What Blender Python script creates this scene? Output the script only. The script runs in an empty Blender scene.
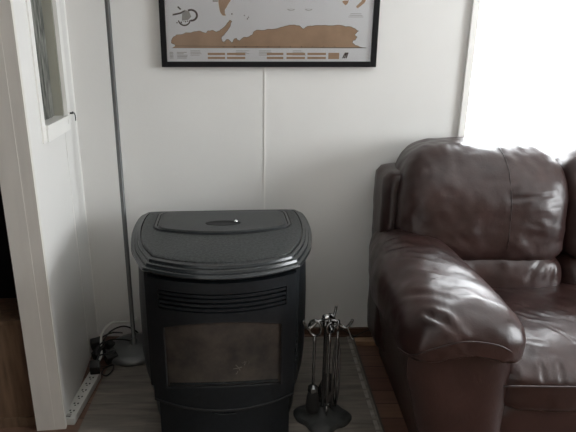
import bpy, bmesh, math, random
from mathutils import Vector, Matrix, noise
random.seed(4)
PI = math.pi
C = bpy.context.scene.collection

# ------------------------------------------------------------------ helpers
def link_mesh(name, verts, faces, mat, parent=None, smooth=False):
    me = bpy.data.meshes.new(name)
    me.from_pydata([tuple(v) for v in verts], [], faces)
    bm = bmesh.new(); bm.from_mesh(me)
    bmesh.ops.recalc_face_normals(bm, faces=bm.faces)
    bm.to_mesh(me); bm.free()
    if smooth:
        for p in me.polygons: p.use_smooth = True
    me.materials.append(mat)
    o = bpy.data.objects.new(name, me); C.objects.link(o)
    if parent: o.parent = parent
    return o

class MB:
    def __init__(s): s.v = []; s.f = []
    def add(s, v, f):
        n = len(s.v); s.v += [Vector(a) for a in v]; s.f += [tuple(i + n for i in q) for q in f]; return s
    def box(s, x0, x1, y0, y1, z0, z1, b=0):
        bm = bmesh.new(); bmesh.ops.create_cube(bm, size=1)
        for v in bm.verts:
            v.co = Vector(((x0+x1)/2 + v.co.x*(x1-x0), (y0+y1)/2 + v.co.y*(y1-y0), (z0+z1)/2 + v.co.z*(z1-z0)))
        if b: bmesh.ops.bevel(bm, geom=bm.edges[:], offset=b, segments=2, affect='EDGES', profile=.7)
        bm.verts.index_update()
        s.add([v.co.copy() for v in bm.verts], [[v.index for v in f.verts] for f in bm.faces]); bm.free(); return s
    def obox(s, loc, size, rot=0, b=0):      # box rotated about z, loc = centre
        t = MB().box(-size[0]/2, size[0]/2, -size[1]/2, size[1]/2, -size[2]/2, size[2]/2, b)
        R = Matrix.Rotation(rot, 3, 'Z') if not isinstance(rot, Matrix) else rot
        return s.add([R @ v + Vector(loc) for v in t.v], t.f)
    def tube(s, pts, r, n=10, closed=False):
        pts = [Vector(p) for p in pts]; m = len(pts); rings = []
        up = None
        for i, p in enumerate(pts):
            a = pts[(i-1) % m] if closed or i else p
            b = pts[(i+1) % m] if closed or i < m-1 else p
            d = (b-a).normalized()
            if up is None: up = d.orthogonal().normalized()
            up = (up - d*up.dot(d)).normalized(); w = d.cross(up)
            rr = r[i] if isinstance(r, (list, tuple)) else r
            rings.append([p + (up*math.cos(2*PI*k/n) + w*math.sin(2*PI*k/n))*rr for k in range(n)])
        v = [q for R in rings for q in R]; f = []
        for i in range(m if closed else m-1):
            j = (i+1) % m
            for k in range(n): f.append((i*n+k, i*n+(k+1) % n, j*n+(k+1) % n, j*n+k))
        if not closed: f += [tuple(range(n)), tuple(range((m-1)*n, m*n))]
        return s.add(v, f)
    def lathe(s, prof, c=(0, 0, 0), n=32):   # prof: (r, z)
        v = []; f = []
        for r, z in prof:
            for k in range(n): v.append((c[0]+r*math.cos(2*PI*k/n), c[1]+r*math.sin(2*PI*k/n), c[2]+z))
        for i in range(len(prof)-1):
            for k in range(n): f.append((i*n+k, i*n+(k+1) % n, (i+1)*n+(k+1) % n, (i+1)*n+k))
        f += [tuple(range(n)), tuple(range((len(prof)-1)*n, len(prof)*n))]
        return s.add(v, f)
    def loft(s, rings, cap=(True, True)):
        n = len(rings[0]); v = [q for R in rings for q in R]; f = []
        for i in range(len(rings)-1):
            for k in range(n): f.append((i*n+k, i*n+(k+1) % n, (i+1)*n+(k+1) % n, (i+1)*n+k))
        if cap[0]: f.append(tuple(range(n)))
        if cap[1]: f.append(tuple(range((len(rings)-1)*n, len(rings)*n)))
        return s.add(v, f)
    def slab(s, xs, zb, zt, yo, yi):         # curved slab: outer face at yo(x), inner at yi(x), between zb(x) and zt(x)
        v = []; f = []
        for x in xs: v += [(x, yo(x), zb(x)), (x, yo(x), zt(x)), (x, yi(x), zt(x)), (x, yi(x), zb(x))]
        for i in range(len(xs)-1):
            for k in range(4): f.append((i*4+k, i*4+(k+1) % 4, i*4+4+(k+1) % 4, i*4+4+k))
        f += [(0, 1, 2, 3), tuple(len(xs)*4-4+k for k in range(4))]
        return s.add(v, f)
    def prism_y(s, pts, y0, y1):             # polygon in x,z extruded along y
        n = len(pts); v = [(x, y0, z) for x, z in pts] + [(x, y1, z) for x, z in pts]
        f = [tuple(range(n)), tuple(range(n, 2*n))] + [(i, (i+1) % n, n+(i+1) % n, n+i) for i in range(n)]
        return s.add(v, f)
    def build(s, name, mat, parent=None, smooth=False):
        return link_mesh(name, s.v, s.f, mat, parent, smooth)

def soften(o, ang=40):
    for p in o.data.polygons: p.use_smooth = True
    o.data.set_sharp_from_angle(angle=math.radians(ang)); return o

def empty(name, loc, rz=0):
    o = bpy.data.objects.new(name, None); C.objects.link(o)
    o.location = loc; o.rotation_euler = (0, 0, rz); o.empty_display_size = .1; return o
def tag(o, label=None, cat=None, group=None, kind=None):
    if label: o['label'] = label
    if cat: o['category'] = cat
    if group: o['group'] = group
    if kind: o['kind'] = kind
    return o
def struct(o): o['kind'] = 'structure'; return o
def lerp(a, b, t): return a + (b-a)*t
def frange(a, b, n): return [a + (b-a)*i/n for i in range(n+1)]
def smooth_path(pts, k=8, closed=False):
    pts = [Vector(p) for p in pts]; n = len(pts); out = []
    for i in range(n if closed else n-1):
        if closed: a, b, c, d = pts[(i-1) % n], pts[i], pts[(i+1) % n], pts[(i+2) % n]
        else: a, b, c, d = pts[max(i-1, 0)], pts[i], pts[i+1], pts[min(i+2, n-1)]
        for j in range(k):
            t = j/k
            out.append(.5*((2*b) + (c-a)*t + (2*a-5*b+4*c-d)*t*t + (3*b-a-3*c+d)*t**3))
    if not closed: out.append(pts[-1])
    return out

# ------------------------------------------------------------------ materials
def mat(name, col, rough=.5, metal=0, spec=.5, noise_scale=None, amp=.15, bump=0, bump_scale=200, coat=0, stretch=(1, 1, 1)):
    m = bpy.data.materials.new(name); m.use_nodes = True
    nt = m.node_tree; b = nt.nodes['Principled BSDF']
    b.inputs['Base Color'].default_value = (*col, 1); b.inputs['Roughness'].default_value = rough
    b.inputs['Metallic'].default_value = metal; b.inputs['Specular IOR Level'].default_value = spec
    b.inputs['Coat Weight'].default_value = coat
    tc = nt.nodes.new('ShaderNodeTexCoord'); mp = nt.nodes.new('ShaderNodeMapping'); mp.inputs['Scale'].default_value = stretch
    nt.links.new(tc.outputs['Object'], mp.inputs['Vector'])
    if noise_scale:
        n = nt.nodes.new('ShaderNodeTexNoise'); n.inputs['Scale'].default_value = noise_scale; n.inputs['Detail'].default_value = 5
        r = nt.nodes.new('ShaderNodeMapRange'); r.inputs['From Min'].default_value = .3; r.inputs['From Max'].default_value = .7
        r.inputs['To Min'].default_value = 1-amp; r.inputs['To Max'].default_value = 1+amp
        v = nt.nodes.new('ShaderNodeVectorMath'); v.operation = 'SCALE'; v.inputs[0].default_value = col
        nt.links.new(mp.outputs['Vector'], n.inputs['Vector']); nt.links.new(n.outputs['Fac'], r.inputs['Value'])
        nt.links.new(r.outputs['Result'], v.inputs['Scale']); nt.links.new(v.outputs['Vector'], b.inputs['Base Color'])
    if bump:
        n2 = nt.nodes.new('ShaderNodeTexNoise'); n2.inputs['Scale'].default_value = bump_scale; n2.inputs['Detail'].default_value = 4
        bp = nt.nodes.new('ShaderNodeBump'); bp.inputs['Strength'].default_value = bump; bp.inputs['Distance'].default_value = .002
        nt.links.new(mp.outputs['Vector'], n2.inputs['Vector']); nt.links.new(n2.outputs['Fac'], bp.inputs['Height'])
        nt.links.new(bp.outputs['Normal'], b.inputs['Normal'])
    return m

M = {}
M['wall'] = mat('wall_paint', (.72, .712, .69), .55, noise_scale=3, amp=.02, bump=.15, bump_scale=90)
M['trim'] = mat('white_trim_paint', (.80, .79, .76), .4, noise_scale=6, amp=.03)
M['jamb'] = mat('cream_jamb_paint', (.66, .63, .58), .45, noise_scale=5, amp=.06, stretch=(4, 4, .6))
M['ceil'] = mat('ceiling_paint', (.80, .80, .78), .8, noise_scale=4, amp=.02)
M['black_frame'] = mat('black_frame', (.006, .006, .007), .5, spec=.2)
M['paper'] = mat('poster_paper', (.83, .85, .88), .6, noise_scale=7, amp=.02)
M['gold'] = mat('scratch_gold', (.45, .305, .20), .5, noise_scale=14, amp=.12)
M['darkprint'] = mat('dark_print', (.07, .055, .05), .6)
M['greyprint'] = mat('grey_print', (.36, .35, .34), .7)
M['whiteprint'] = mat('white_print', (.85, .85, .82), .6)
M['iron_dark'] = mat('stove_black_steel', (.0075, .0095, .0115), .45, spec=.28, noise_scale=60, amp=.2, bump=.12, bump_scale=500)
M['iron_top'] = mat('stove_cast_top', (.036, .039, .039), .5, spec=.35, noise_scale=110, amp=.6, bump=.9, bump_scale=200)
M['iron_rim'] = mat('stove_rim', (.020, .023, .025), .24, noise_scale=30, amp=.15, bump=.06, bump_scale=300)
M['slot'] = mat('vent_black', (.003, .003, .004), .7)
M['chrome'] = mat('chrome', (.6, .6, .6), .18, metal=1)
M['tool_iron'] = mat('tool_iron', (.22, .22, .22), .22, metal=.95, noise_scale=60, amp=.3)
M['cast_base'] = mat('tool_base_iron', (.030, .031, .030), .6, noise_scale=30, amp=.3, bump=.5, bump_scale=80)
M['bristle'] = mat('brush_bristle', (.012, .011, .010), .85, bump=1, bump_scale=120, stretch=(6, 6, .4))
M['baseboard'] = mat('stained_baseboard', (.10, .052, .032), .5, noise_scale=12, amp=.3, stretch=(1, 1, 8))
M['block_brown'] = mat('pale_brown', (.30, .175, .10), .5, noise_scale=20, amp=.3, stretch=(1, 8, 1))
M['lamp_grey'] = mat('brushed_grey_metal', (.15, .155, .155), .34, metal=.6, noise_scale=10, amp=.05)
M['strip'] = mat('white_plastic', (.55, .55, .52), .4)
M['rubber'] = mat('black_rubber', (.010, .010, .010), .45)
M['white_cord'] = mat('white_cord', (.62, .62, .58), .45)
M['cabinet'] = mat('brown_cabinet_wood', (.15, .095, .060), .45, noise_scale=9, amp=.35, stretch=(6, 6, .7))
M['shaded_wall'] = mat('closet_painted_shade', (.018, .013, .012), .8, noise_scale=5, amp=.2)  # near-black colour stands in for the gloom of the unlit side room
M['wire'] = mat('dark_wire', (.03, .03, .028), .4, metal=.6)
M['lampshade'] = mat('frosted_shade', (.7, .68, .62), .5)

def leather():
    m = mat('brown_leather', (.040, .0195, .0175), .35, spec=.42)
    nt = m.node_tree; b = nt.nodes['Principled BSDF']; L = nt.links.new
    tc = nt.nodes.new('ShaderNodeTexCoord')
    n = nt.nodes.new('ShaderNodeTexNoise'); n.inputs['Scale'].default_value = 9; n.inputs['Detail'].default_value = 6
    cr = nt.nodes.new('ShaderNodeValToRGB')
    cr.color_ramp.elements[0].position = .3; cr.color_ramp.elements[0].color = (.018, .0080, .0070, 1)
    cr.color_ramp.elements[1].position = .75; cr.color_ramp.elements[1].color = (.036, .0160, .0135, 1)
    L(tc.outputs['Object'], n.inputs['Vector']); L(n.outputs['Fac'], cr.inputs['Fac']); L(cr.outputs['Color'], b.inputs['Base Color'])
    rr = nt.nodes.new('ShaderNodeMapRange'); rr.inputs['To Min'].default_value = .29; rr.inputs['To Max'].default_value = .42
    L(n.outputs['Fac'], rr.inputs['Value']); L(rr.outputs['Result'], b.inputs['Roughness'])
    g = nt.nodes.new('ShaderNodeTexVoronoi'); g.inputs['Scale'].default_value = 260
    n2 = nt.nodes.new('ShaderNodeTexNoise'); n2.inputs['Scale'].default_value = 26; n2.inputs['Detail'].default_value = 5; n2.inputs['Distortion'].default_value = .6
    b1 = nt.nodes.new('ShaderNodeBump'); b1.inputs['Strength'].default_value = .10; b1.inputs['Distance'].default_value = .001
    b2 = nt.nodes.new('ShaderNodeBump'); b2.inputs['Strength'].default_value = .16; b2.inputs['Distance'].default_value = .006
    L(tc.outputs['Object'], g.inputs['Vector']); L(tc.outputs['Object'], n2.inputs['Vector'])
    L(g.outputs['Distance'], b1.inputs['Height']); L(n2.outputs['Fac'], b2.inputs['Height'])
    L(b2.outputs['Normal'], b1.inputs['Normal']); L(b1.outputs['Normal'], b.inputs['Normal'])
    return m
M['leather'] = leather()
M['piping'] = mat('leather_piping', (.022, .011, .010), .4)

def planks():
    m = bpy.data.materials.new('laminate_floor'); m.use_nodes = True; nt = m.node_tree; b = nt.nodes['Principled BSDF']; L = nt.links.new
    tc = nt.nodes.new('ShaderNodeTexCoord'); br = nt.nodes.new('ShaderNodeTexBrick')
    br.inputs['Scale'].default_value = 1; br.inputs['Brick Width'].default_value = .9; br.inputs['Row Height'].default_value = .085
    br.inputs['Mortar Size'].default_value = .0018; br.inputs['Mortar'].default_value = (.010, .005, .004, 1)
    br.inputs['Color1'].default_value = (.18, .102, .070, 1); br.inputs['Color2'].default_value = (.12, .060, .042, 1)
    mp = nt.nodes.new('ShaderNodeMapping'); mp.inputs['Scale'].default_value = (3, 40, 3)
    n = nt.nodes.new('ShaderNodeTexNoise'); n.inputs['Scale'].default_value = 1.5; n.inputs['Detail'].default_value = 6
    r = nt.nodes.new('ShaderNodeMapRange'); r.inputs['To Min'].default_value = .55; r.inputs['To Max'].default_value = 1.45
    v = nt.nodes.new('ShaderNodeVectorMath'); v.operation = 'SCALE'
    L(tc.outputs['Object'], br.inputs['Vector']); L(tc.outputs['Object'], mp.inputs['Vector']); L(mp.outputs['Vector'], n.inputs['Vector'])
    L(n.outputs['Fac'], r.inputs['Value']); L(br.outputs['Color'], v.inputs[0]); L(r.outputs['Result'], v.inputs['Scale'])
    L(v.outputs['Vector'], b.inputs['Base Color']); b.inputs['Roughness'].default_value = .42
    return m
M['floor'] = planks()

def tiles():
    m = bpy.data.materials.new('hearth_tile'); m.use_nodes = True; nt = m.node_tree; b = nt.nodes['Principled BSDF']; L = nt.links.new
    tc = nt.nodes.new('ShaderNodeTexCoord'); br = nt.nodes.new('ShaderNodeTexBrick')
    br.offset = 0; br.inputs['Scale'].default_value = 1; br.inputs['Brick Width'].default_value = .31; br.inputs['Row Height'].default_value = .31
    br.inputs['Mortar Size'].default_value = .003; br.inputs['Mortar'].default_value = (.16, .14, .12, 1)
    br.inputs['Color1'].default_value = (.175, .152, .128, 1); br.inputs['Color2'].default_value = (.140, .121, .104, 1)
    mp = nt.nodes.new('ShaderNodeMapping'); mp.inputs['Scale'].default_value = (2.5, 22, 3)
    n = nt.nodes.new('ShaderNodeTexNoise'); n.inputs['Scale'].default_value = 2; n.inputs['Detail'].default_value = 7; n.inputs['Distortion'].default_value = .5
    r = nt.nodes.new('ShaderNodeMapRange'); r.inputs['From Min'].default_value = .25; r.inputs['From Max'].default_value = .75; r.inputs['To Min'].default_value = .55; r.inputs['To Max'].default_value = 1.4
    v = nt.nodes.new('ShaderNodeVectorMath'); v.operation = 'SCALE'
    L(tc.outputs['Object'], br.inputs['Vector']); L(tc.outputs['Object'], mp.inputs['Vector']); L(mp.outputs['Vector'], n.inputs['Vector'])
    L(n.outputs['Fac'], r.inputs['Value']); L(br.outputs['Color'], v.inputs[0]); L(r.outputs['Result'], v.inputs['Scale'])
    L(v.outputs['Vector'], b.inputs['Base Color']); b.inputs['Roughness'].default_value = .55
    return m
M['tile'] = tiles()

def soot():
    m = bpy.data.materials.new('sooty_glass'); m.use_nodes = True; nt = m.node_tree; b = nt.nodes['Principled BSDF']; L = nt.links.new
    tc = nt.nodes.new('ShaderNodeTexCoord'); n = nt.nodes.new('ShaderNodeTexNoise'); n.inputs['Scale'].default_value = 11; n.inputs['Detail'].default_value = 9; n.inputs['Roughness'].default_value = .62
    cr = nt.nodes.new('ShaderNodeValToRGB')
    cr.color_ramp.elements[0].position = .32; cr.color_ramp.elements[0].color = (.008, .007, .0065, 1)
    cr.color_ramp.elements[1].position = .72; cr.color_ramp.elements[1].color = (.062, .048, .037, 1)
    L(tc.outputs['Object'], n.inputs['Vector']); L(n.outputs['Fac'], cr.inputs['Fac']); L(cr.outputs['Color'], b.inputs['Base Color'])
    b.inputs['Roughness'].default_value = .75; b.inputs['Coat Weight'].default_value = .5; b.inputs['Coat Roughness'].default_value = .12
    return m
M['soot'] = soot()

def clear_glass():
    m = bpy.data.materials.new('clear_glass'); m.use_nodes = True; nt = m.node_tree; nt.nodes.clear(); L = nt.links.new
    o = nt.nodes.new('ShaderNodeOutputMaterial'); t = nt.nodes.new('ShaderNodeBsdfTransparent'); g = nt.nodes.new('ShaderNodeBsdfGlossy')
    g.inputs['Roughness'].default_value = .03; fr = nt.nodes.new('ShaderNodeFresnel'); fr.inputs['IOR'].default_value = 1.2
    mx = nt.nodes.new('ShaderNodeMixShader'); L(fr.outputs[0], mx.inputs[0]); L(t.outputs[0], mx.inputs[1]); L(g.outputs[0], mx.inputs[2]); L(mx.outputs[0], o.inputs[0])
    return m
M['glass'] = clear_glass()

def curtain_mat():
    m = mat('striped_curtain', (.2, .2, .18), .8); nt = m.node_tree; b = nt.nodes['Principled BSDF']; L = nt.links.new
    tc = nt.nodes.new('ShaderNodeTexCoord'); mp = nt.nodes.new('ShaderNodeMapping'); mp.inputs['Scale'].default_value = (1, 9, 1.2)
    n = nt.nodes.new('ShaderNodeTexNoise'); n.inputs['Scale'].default_value = 7; n.inputs['Detail'].default_value = 6
    cr = nt.nodes.new('ShaderNodeValToRGB')
    cr.color_ramp.elements[0].position = .38; cr.color_ramp.elements[0].color = (.07, .075, .065, 1)
    cr.color_ramp.elements[1].position = .66; cr.color_ramp.elements[1].color = (.27, .27, .24, 1)
    L(tc.outputs['Object'], mp.inputs['Vector']); L(mp.outputs['Vector'], n.inputs['Vector']); L(n.outputs['Fac'], cr.inputs['Fac']); L(cr.outputs['Color'], b.inputs['Base Color'])
    return m
M['curtain'] = curtain_mat()

# ------------------------------------------------------------------ room
RX, FY, CZ, LX = 3.3, -4.6, 2.45, -2.4
struct(MB().box(LX-.1, RX+.15, FY-.15, .15, -.1, 0).build('floor', M['floor']))
struct(MB().box(LX-.1, RX+.15, FY-.15, .15, CZ, CZ+.1).build('ceiling', M['ceil']))
# back wall with the window opening beside the sofa
WX0, WX1, WZ0, WZ1 = .884, 2.45, .86, 2.15
mb = MB()
mb.box(LX-.1, WX0, 0, .15, 0, CZ).box(WX1, RX+.15, 0, .15, 0, CZ).box(WX0, WX1, 0, .15, 0, WZ0).box(WX0, WX1, 0, .15, WZ1, CZ)
struct(mb.build('wall_back', M['wall']))
# right wall with a window that lights the stove from the side
RY0, RY1, RZ0, RZ1 = -2.35, -1.0, .9, 2.0
mb = MB()
mb.box(RX, RX+.15, FY-.15, RY0, 0, CZ).box(RX, RX+.15, RY1, 0, 0, CZ).box(RX, RX+.15, RY0, RY1, 0, RZ0).box(RX, RX+.15, RY0, RY1, RZ1, CZ)
struct(mb.build('wall_right', M['wall']))
struct(MB().box(LX-.1, RX+.15, FY-.15, FY, 0, CZ).build('wall_front', mat('front_wall_low_bounce', (.30, .24, .18), .5, noise_scale=5, amp=.2, stretch=(8, 8, .5))))  # unseen wall, made dark to cut bounced light and raise contrast
struct(MB().box(LX-.1, LX, FY, 0, 0, CZ).build('wall_closet', M['shaded_wall']))
struct(MB().box(LX, -.87, -.012, -.002, 0, CZ).build('wall_closet_back', M['shaded_wall']))
struct(MB().box(LX, -.80, -2.06, -2.0, 0, CZ).build('wall_closet_front', M['shaded_wall']))

# left partition: local frame with u along the wall (from the corner towards the camera) and thickness to the left
ang = math.atan2(.065, .671)
def P(u, d, z):      # u metres from the corner, d metres to the left of the wall face
    return Vector((-.765 + u*math.sin(ang) - d*math.cos(ang), -u*math.cos(ang) - d*math.sin(ang), z))
def pbox(mb, u0, u1, d0, d1, z0, z1):
    v = [P(u, d, z) for u in (u0, u1) for d in (d0, d1) for z in (z0, z1)]
    return mb.add(v, [(0, 1, 3, 2), (4, 6, 7, 5), (0, 4, 5, 1), (2, 3, 7, 6), (0, 2, 6, 4), (1, 5, 7, 3)])
TH = .094; UE = .640
OU0, OU1, OZ0, OZ1 = .185, .475, 1.075, 1.95
mb = MB()
pbox(mb, .0, OU0, 0, TH, 0, CZ); pbox(mb, OU1, UE, 0, TH, 0, CZ); pbox(mb, OU0, OU1, 0, TH, 0, OZ0); pbox(mb, OU0, OU1, 0, TH, OZ1, CZ)
pbox(mb, 1.75, 4.7, 0, TH, 0, CZ); pbox(mb, UE, 1.75, 0, TH, 2.1, CZ)
struct(mb.build('wall_left', M['wall']))
# door jamb lining the end of the partition (two stepped boards) and its far twin
mb = MB(); pbox(mb, UE, UE+.018, -.004, TH+.004, 0, 2.1); pbox(mb, UE+.018, UE+.0188, .034, TH+.004, 0, 2.1)
struct(mb.build('trim_1', M['jamb']))
mb = MB(); pbox(mb, 1.732, 1.75, -.004, TH+.004, 0, 2.1); pbox(mb, UE, 1.75, -.004, TH+.004, 2.082, 2.1)
struct(mb.build('trim_2', M['jamb']))
# batten on the partition and battens on the back wall
mb = MB(); pbox(mb, .205, .210, -.002, .0, 0, OZ0-.06); pbox(mb, 0, .012, -.002, 0, 0, CZ)
struct(mb.build('trim_3', M['trim']))
mb = MB(); mb.box(.030, .037, -.003, 0, 0, CZ); struct(mb.build('trim_4', M['trim']))
# interior window of the partition
win = struct(empty('window_2', P((OU0+OU1)/2, 0, OZ0)))
def wpart(name, m, boxes):
    mb = MB()
    for b in boxes: pbox(mb, *b)
    o = mb.build(name, m); o.parent = win; o.matrix_parent_inverse = Matrix.Translation(-win.location); return o
wpart('window_frame', M['trim'], [(OU1-.002, OU1+.032, -.006, 0, OZ0-.055, OZ1+.05),
      (OU0-.042, OU0+.004, -.014, 0, OZ0-.03, OZ1+.05), (OU0+.004, OU1-.004, -.014, 0, OZ1, OZ1+.05)])
wpart('window_sill', M['trim'], [(OU0-.045, OU1, -.016, .035, OZ0-.012, OZ0+.002), (OU0-.03, OU1-.004, -.012, 0, OZ0-.055, OZ0-.012)])
wpart('window_jamb', mat('olive_beige_jamb', (.33, .325, .27), .5, noise_scale=8, amp=.06, stretch=(4, 4, .5)), [(OU0, OU0+.012, .002, TH, OZ0+.002, OZ1), (OU1-.008, OU1, 0, TH, OZ0+.002, OZ1)])
# pleated curtain on the closet side of the interior window
vs = []; fs = []; N = 90
for i in range(N+1):
    u = lerp(OU0+.021, OU1-.009, i/N); d = .034+.004*math.sin(i*.95)+.002*math.sin(i*2.3+1)
    vs += [P(u, d, OZ0+.003), P(u, d, OZ1), P(u, d+.003, OZ1), P(u, d+.003, OZ0+.003)]
for i in range(N):
    for k in range(4): fs.append((i*4+k, i*4+(k+1) % 4, i*4+4+(k+1) % 4, i*4+4+k))
tag(link_mesh('curtain', vs, fs, M['curtain'], smooth=True), 'grey-green streaky curtain filling the narrow interior window of the left wall', 'curtain')
hk = MB().tube(smooth_path([P(OU0-.025, -.025, OZ0+.012), P(OU0-.035, -.030, OZ0+.004), P(OU0-.045, -.030, OZ0-.012), P(OU0-.06, -.026, OZ0-.026)], 5), .0022, 8)
hk.obox(P(OU0-.02, -.024, OZ0+.008), (.012, .012, .006))
tag(hk.build('latch_hook', M['wire'], smooth=True), 'tiny dark hook at the lower corner of the interior window', 'hook')

# outside windows
def frame_window(name, axis, a0, a1, z0, z1, fix, sgn):
    r = struct(empty(name, ((a0+a1)/2, fix, z0) if axis == 'x' else (fix, (a0+a1)/2, z0)))
    def bb(mb, p0, p1, q0, q1, zz0, zz1):   # p along the wall, q outwards from the room face
        qa, qb = sorted((fix+sgn*q0, fix+sgn*q1))
        return mb.box(p0, p1, qa, qb, zz0, zz1) if axis == 'x' else mb.box(qa, qb, p0, p1, zz0, zz1)
    def put(o): o.parent = r; o.matrix_parent_inverse = Matrix.Translation(-r.location)
    mb = MB(); w = .030
    for (p0, p1, q0, q1, c0, c1) in ((a0-w, a0, -.012, 0, z0-w, z1+w), (a1, a1+w, -.012, 0, z0-w, z1+w), (a0, a1, -.012, 0, z1, z1+w),
                                     (a0-w, a0-w+.008, -.018, -.012, z0-w, z1+w)): bb(mb, p0, p1, q0, q1, c0, c1)
    put(mb.build('window_casing', M['trim']))
    mb = MB(); bb(mb, a0-.05, a1+.05, -.03, .06, z0-.03, z0); put(mb.build('window_sill', M['trim']))
    mb = MB(); s = .014; m_ = (a0+a1)/2
    for (p0, p1, c0, c1) in ((a0, a0+s, z0, z1), (a1-s, a1, z0, z1), (a0+s, a1-s, z0, z0+s), (a0+s, a1-s, z1-s, z1)): bb(mb, p0, p1, .06, .10, c0, c1)
    put(mb.build('sash', M['trim']))
    mb = MB(); bb(mb, a0+s, a1-s, .078, .082, z0+s, z1-s); put(mb.build('pane', M['glass']))
frame_window('window_1', 'x', WX0, WX1, WZ0, WZ1, 0, 1)
frame_window('window_3', 'y', RY0, RY1, RZ0, RZ1, RX, 1)
# stained baseboard along the back wall, right of the lamp
struct(MB().box(-.42, RX, -.014, 0, 0, .05).box(-.42, RX, -.026, -.014, 0, .016).build('baseboard_back', M['baseboard']))

# ------------------------------------------------------------------ hearth pad
pad = empty('hearth_pad', (-.096, -.72, 0))
o = MB().box(-.549, .549, -.62, .70, 0, .012, .002).build('tile_field', M['tile'], pad)
mb = MB()
for i in range(22):
    y0 = .70 - .06*(i+1)
    mb.box(.524, .538, y0+.004, y0+.056, .012, .0145)
mb.build('mosaic_border', mat('mosaic_pale', (.26, .24, .21), .5, noise_scale=40, amp=.3), pad)
MB().box(.5485, .556, -.622, .70, 0, .015, .001).build('edge_strip', mat('edge_metal', (.10, .09, .08), .4, metal=.5), pad)
tag(pad, 'grey-brown tiled hearth pad under the pellet stove', 'hearth pad')

# ------------------------------------------------------------------ pellet stove
st = empty('pellet_stove', (-.1245, -.4835, .012), math.radians(3.45)); st.scale.z = 1.012
half = [(.0, .336), (.20, .336), (.302, .334), (.331, .316), (.341, .22), (.335, .08), (.309, -.08), (.275, -.182), (.250, -.238)]
def outline(ins, K=None):
    kx = (.34-ins)/.34; ky = (.345-ins)/.345
    R = smooth_path([(x, y, 0) for x, y in half], 6)
    front = [Vector((x, -.322+.084*(x/.250)**2, 0)) for x in frange(.250, 0, 16)][1:]
    R = R + front
    L_ = [Vector((-p.x, p.y, 0)) for p in reversed(R[1:-1])]
    kf = (.345-ins*1.75)/.345
    return [(p.x*kx, p.y*(ky if p.y > 0 else kf)) for p in R + L_]
def ring(ins, z): return [(x, y, z) for x, y in outline(ins)]
def level(rs): return MB().loft([ring(i, z) for i, z in rs])
# body (wide side shell), tucks in towards the pedestal
o = level([(.030, .638), (.024, .60), (.018, .45), (.018, .25), (.023, .19), (.034, .14), (.048, .09), (.054, .04), (.056, .0)]).build('body', M['iron_dark'], st); soften(o, 35)
# deck: stepped rim, textured plate
o = level([(.030, .634), (.010, .637), (.002, .640), (0, .645), (.003, .652), (.013, .6525), (.015, .660), (.025, .6612), (.027, .668), (.037, .6695), (.039, .662)]).build('deck_rim', M['iron_rim'], st); soften(o, 30)
o = level([(.042, .655), (.042, .670), (.046, .673)]).build('top_plate', M['iron_top'], st); soften(o, 30)
# hopper lid on the plate
def lid_outline(g):
    pts = []
    corners = [(.256-g, .270-g, 0), (.256-g, .065+g*.6, 1), (-.250+g, .065+g*.6, 2), (-.250+g, .270-g, 3)]
    R_ = .035
    for x, y, q in corners:
        sx = 1 if x > 0 else -1; sy = 1 if q in (0, 3) else -1
        cx_, cy_ = x - sx*R_, y - sy*R_
        a0 = {0: 90, 1: 0, 2: -90, 3: 180}[q]
        for k in range(7):
            a = math.radians(a0 - k*15); pts.append([cx_ + R_*math.cos(a), cy_ + R_*math.sin(a)])
        if q == 1:
            for x2 in frange(.19, -.19, 14): pts.append([x2, y])
    for p in pts:
        if p[1] < .16: p[1] -= .066*(1-(p[0]/.256)**2)
    return pts
def lring(g, z): return [(x, y, z) for x, y in lid_outline(g)]
MB().loft([lring(-.006, .672), lring(-.006, .6745)]).build('lid_gasket', M['slot'], st)
o = MB().loft([lring(0, .6725), lring(0, .677), lring(.004, .6785), lring(.008, .6785), lring(.010, .675)], (True, True)).build('lid_surround', M['iron_rim'], st); soften(o, 30)
lid = MB().loft([lring(.014, .672), lring(.014, .680), lring(.018, .6825)]).build('hopper_lid', mat('stove_lid', (.030, .033, .033), .42, spec=.35, noise_scale=90, amp=.2, bump=.5, bump_scale=260), st); soften(lid, 30)
soften(MB().lathe([(.001, .6832), (.055, .6832), (.062, .6845), (.066, .684), (.066, .6825)]).build('finger_recess', M['slot'], lid), 40)
for v in lid.children[0].data.vertices: v.co.y = v.co.y*.42 + .098; v.co.x += .004
kn = MB().lathe([(.001, 0), (.007, 0), (.008, .003), (.006, .007), (.003, .009), (.0005, .0093)], (.052, .103, .6835), 16).build('lid_knob', M['chrome'], lid, True)

# front of the stove
def fy(x): return -.2990 + .0740*(x/.245)**2
def off(k): return lambda x: fy(x) - k
xs = frange(-.236, .236, 28)
g = lambda x: 1-(x/.19)**2
# door frame with arched window opening
gx = frange(-.190, .190, 24)
zt = lambda x: .463+.036*g(x); zb = lambda x: .238+.026*g(x)
mb = MB()
DT, DB = .626, .184
for sg in (-1, 1):
    A_ = sorted((sg*.236, sg*.203)); B_ = sorted((sg*.203, sg*.190))
    mb.slab(frange(A_[0], A_[1], 4), lambda x: DB, lambda x: DT, off(.016), off(-.01))
    mb.slab(frange(B_[0], B_[1], 2), lambda x: DB, lambda x: .527, off(.016), off(-.01)); mb.slab(frange(B_[0], B_[1], 2), lambda x: .591, lambda x: DT, off(.016), off(-.01))
mb.slab(gx, zt, lambda x: .527, off(.016), off(-.01))
mb.slab(gx, lambda x: DB-.004*g(x), zb, off(.016), off(-.01))
mb.slab(gx, lambda x: .591, lambda x: DT, off(.016), off(-.01))
door = mb.build('door', M['iron_dark'], st); soften(door, 30)
MB().slab(frange(-.204, .204, 24), lambda x: .524, lambda x: .594, off(.001), off(-.008)).build('vent_recess', M['slot'], st)
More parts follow.
